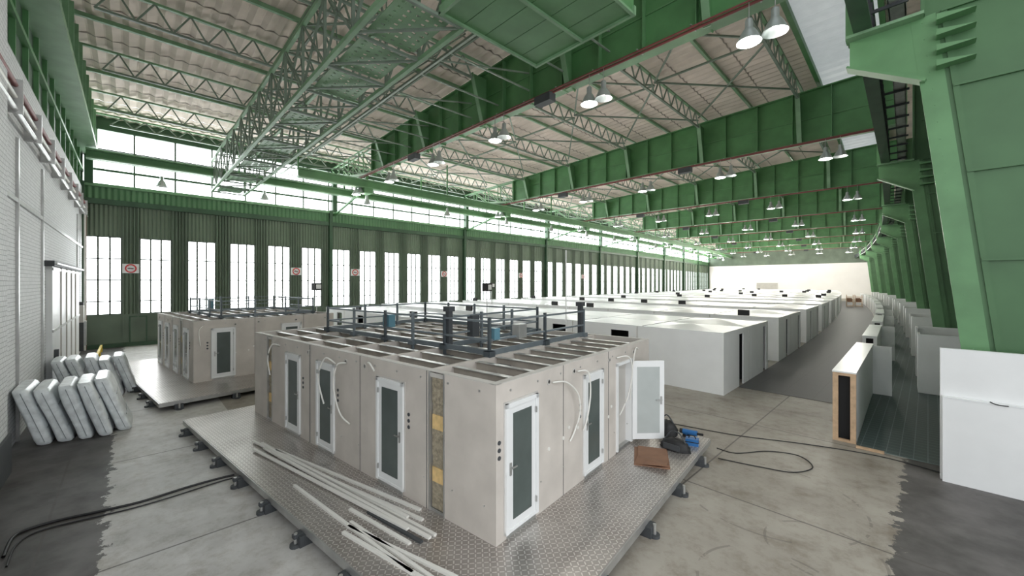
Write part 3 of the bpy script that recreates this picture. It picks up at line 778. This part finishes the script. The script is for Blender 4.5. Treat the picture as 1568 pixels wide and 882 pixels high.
# ---------------------------------------------------------------- shelter cabin rows
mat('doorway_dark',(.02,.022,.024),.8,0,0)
def cabin_row(x0,x1,y0,y1,H=2.4,seed=1):
    random.seed(seed); b=MB(bend=True); t=.06
    w='white_panel'
    for (ya,yb,front) in ((y0,y0+t,1),(y1-t,y1,0)):
        x=x1; n=int((x1-x0)/3.3); st=(x1-x0)/n
        for i in range(n):
            xa=x1-st*(i+1); xb=x1-st*i
            dx=xa+st*.62
            if i==0: b.box(xa,xb,ya,yb,0,H,w); continue
            b.box(xa,dx,ya,yb,0,H,w); b.box(dx+.95,xb,ya,yb,0,H,w); b.box(dx,dx+.95,ya,yb,2.15,H,w)
            b.box(xb-.02,xb+.02,y0-.015 if front else y1-.02,y0+.02 if front else y1+.015,0,H,'grey_panel')
    for (xa,xb,e) in ((x1-t,x1,1),(x0,x0+t,0)):
        L=y1-y0; d1=y0+L*.29; d2=y0+L*.86; dw=.62
        b.box(xa,xb,y0+t,d1,0,H,w); b.box(xa,xb,d1+dw,d2,0,H,w); b.box(xa,xb,d2+dw,y1-t,0,H,w)
        for d in (d1,d2): b.box(xa,xb,d,d+dw,2.2,H,w)
        b.box(xa-.003,xb+.003,y0+L*.5-.01,y0+L*.5+.01,0,H,'grey_panel')
    b.box(x0+t,x1-t,(y0+y1)/2-.04,(y0+y1)/2+.04,0,H-.1,'dark_grey')
    n=int((x1-x0)/3.3); st=(x1-x0)/n
    for i in range(1,n):
        x=x1-st*i; b.box(x-.03,x+.03,y0+t,y1-t,0,H-.08,'dark_grey')
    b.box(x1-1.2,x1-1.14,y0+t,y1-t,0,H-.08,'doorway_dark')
    for i in range(n):
        xa=x1-st*(i+1)+.04; xb=x1-st*i-.04
        for (ya,yb) in ((y0+.04,(y0+y1)/2-.03),((y0+y1)/2+.03,y1-.04)):
            xm=(xa+xb)/2; ym=(ya+yb)/2; c=H+.04+random.uniform(.03,.12)
            b.add([(xa,ya,H-.02),(xb,ya,H-.02),(xb,yb,H-.02),(xa,yb,H-.02),(xm,ym,c)],[(0,1,4),(1,2,4),(2,3,4),(3,0,4)],'white_roof')
    b.box(x0,x1,y0,y0+t,H,H+.03,'white_roof'); b.box(x1-t,x1,y0+t,y1-t,H,H+.03,'white_roof'); b.box(x0,x1,y1-t,y1,H,H+.03,'white_roof')
    for i in range(n):
        if random.random()<.45:
            xx=x1-st*(i+.5); b.box(xx-.3,xx+.3,y0+.2,y0+.35,H+.03,H+.36,'black')
    b.obj('shelter_cabin_row')
r=0
cabin_row(-33,-14.3,11.2,14.7,2.4,99)
y=16.6
while y<122:
    cabin_row(-34.5,-5.3,y,y+6.9,2.4,r); y+=9.4; r+=1

# carpets
b=MB(bend=True)
b.ybox(-5.28,-1.75,18.4,120,.0,.012,'grey_carpet'); b.obj('aisle_carpet')
b=MB(bend=True); b.ybox(-1.2,4.9,14.0,120,.0,.02,'teal_carpet'); b.box(-1.2,-.65,13.9,14.0,0,.05,'timber'); b.obj('booth_carpet')

# thick low partition run with timber framed end
def partition(y0,y1,H=1.9,timber=False):
    b=MB(bend=True); x0,x1=-1.72,-1.22
    b.box(x0,x0+.05,y0+.11,y1,0,H,'white_panel'); b.box(x1-.05,x1,y0+.11,y1,0,H,'white_panel'); b.box(x0-.01,x1+.01,y0-.02,y1+.01,H,H+.04,'white_roof'); b.box(x0+.05,x1-.05,y1-.05,y1,0,H,'white_panel')
    e='timber' if timber else 'white_panel'
    for x in (x0,x1-.12): b.box(x,x+.12,y0,y0+.11,.06,H-.08,e)
    b.box(x0,x1,y0,y0+.11,0,.06,e); b.box(x0,x1,y0,y0+.11,H-.08,H,e)
    b.box(x0+.06,x1-.06,y0+.3,y0+.34,.0,H-.02,'black')
    b.box(x1,x1+.55,y1-.4,y1-.34,0,H,'white_panel')
    b.obj('partition_wall')
partition(14.2,21.5,1.9,True)
y=24.5
while y<116: partition(y,y+6.6,1.9); y+=9.4
# right hand side booths around columns
def booth(y0,first=False):
    b=MB(bend=True); x0=.30 if first else .05; H=2.9 if first else 2.3; x1=4.6
    b.box(x0,x1,y0,y0+.08,0,H,'white_panel'); b.box(x0-.004,x1,y0-.004,y0+.1,H,H+.03,'white_roof')
    b.box(x0,x0+.08,y0+.085,y0+.25 if first else y0+1.4,0,H-.002,'white_panel')
    if first:
        b.box(x0+.03,x1,y0-.12,y0-.004,0,1.85,'white_panel'); b.box(x0+.03,x1,y0-.13,y0-.004,1.85,1.88,'white_roof')
        b.tube([(1.0,y0-.14,1.9),(1.1,y0-.14,1.86),(1.25,y0-.14,1.86)],.01,'black')
    else:
        b.box(x0,x0+.08,y0+3.9,y0+4.54,0,H,'white_panel'); b.box(x0,x1,y0+4.55,y0+4.6,0,H,'white_panel')
    b.obj('booth_partition')
booth(13.1,True)
y=22.6
while y<118: booth(y); y+=11.0

# portable floodlights on stands
def flood(x,y):
    b=MB(); h=4.0
    for a in range(3): b.beam((0,0,.9),(.4*math.cos(a*2.1),.4*math.sin(a*2.1),0.02),.03,.03,'dark_grey')
    b.cyl((0,0,.8),(0,0,h),.03,'galv'); b.box(-.2,.2,-.25,.25,h-.15,h+.35,'black'); b.box(.2,.22,-.18,.18,h-.05,h+.25,'white_panel'); b.obj('floodlight_stand',(x,y,0),.3)
flood(-29,9.2); flood(-18.5,15.6); flood(-28.5,24.6)
b=MB(); b.cyl((0,0,0),(0,0,6),.03,'white_panel'); b.cyl((0,0,0),(0,0,.05),.3,'dark_grey'); b.obj('flag_pole',(-12.5,15.7,0))
b=MB(bend=True)
for y in (92,96): 
    for x in (-4.6,-3.4):
        for z in (0.1,.9,1.7): b.box(x,x+1,y,y+.6,z,z+.05,'timber')
        for a in (x,x+.95):
            for c in (y,y+.55): b.box(a,a+.05,c,c+.05,0.012,2.1,'timber')
        b.box(x+.1,x+.8,y+.1,y+.5,.95,1.5,'cardboard')
b.obj('storage_rack')

# ---------------------------------------------------------------- world & light
w=bpy.data.worlds.new('World'); S.world=w; w.use_nodes=True
bg=w.node_tree.nodes['Background']; bg.inputs[0].default_value=(.95,.98,1,1); bg.inputs[1].default_value=1.1

cam=bpy.data.cameras.new('Camera'); co=bpy.data.objects.new('Camera',cam); S.collection.objects.link(co)
co.location=(0,0,4.4); co.rotation_euler=(math.pi/2,0,math.radians(46.26)); cam.sensor_width=36; cam.lens=622/1600*36; cam.shift_y=-9/1600; cam.clip_start=.05; cam.clip_end=500
S.camera=co
S.view_settings.view_transform='Standard'; S.view_settings.look='None'; S.view_settings.exposure=1.0
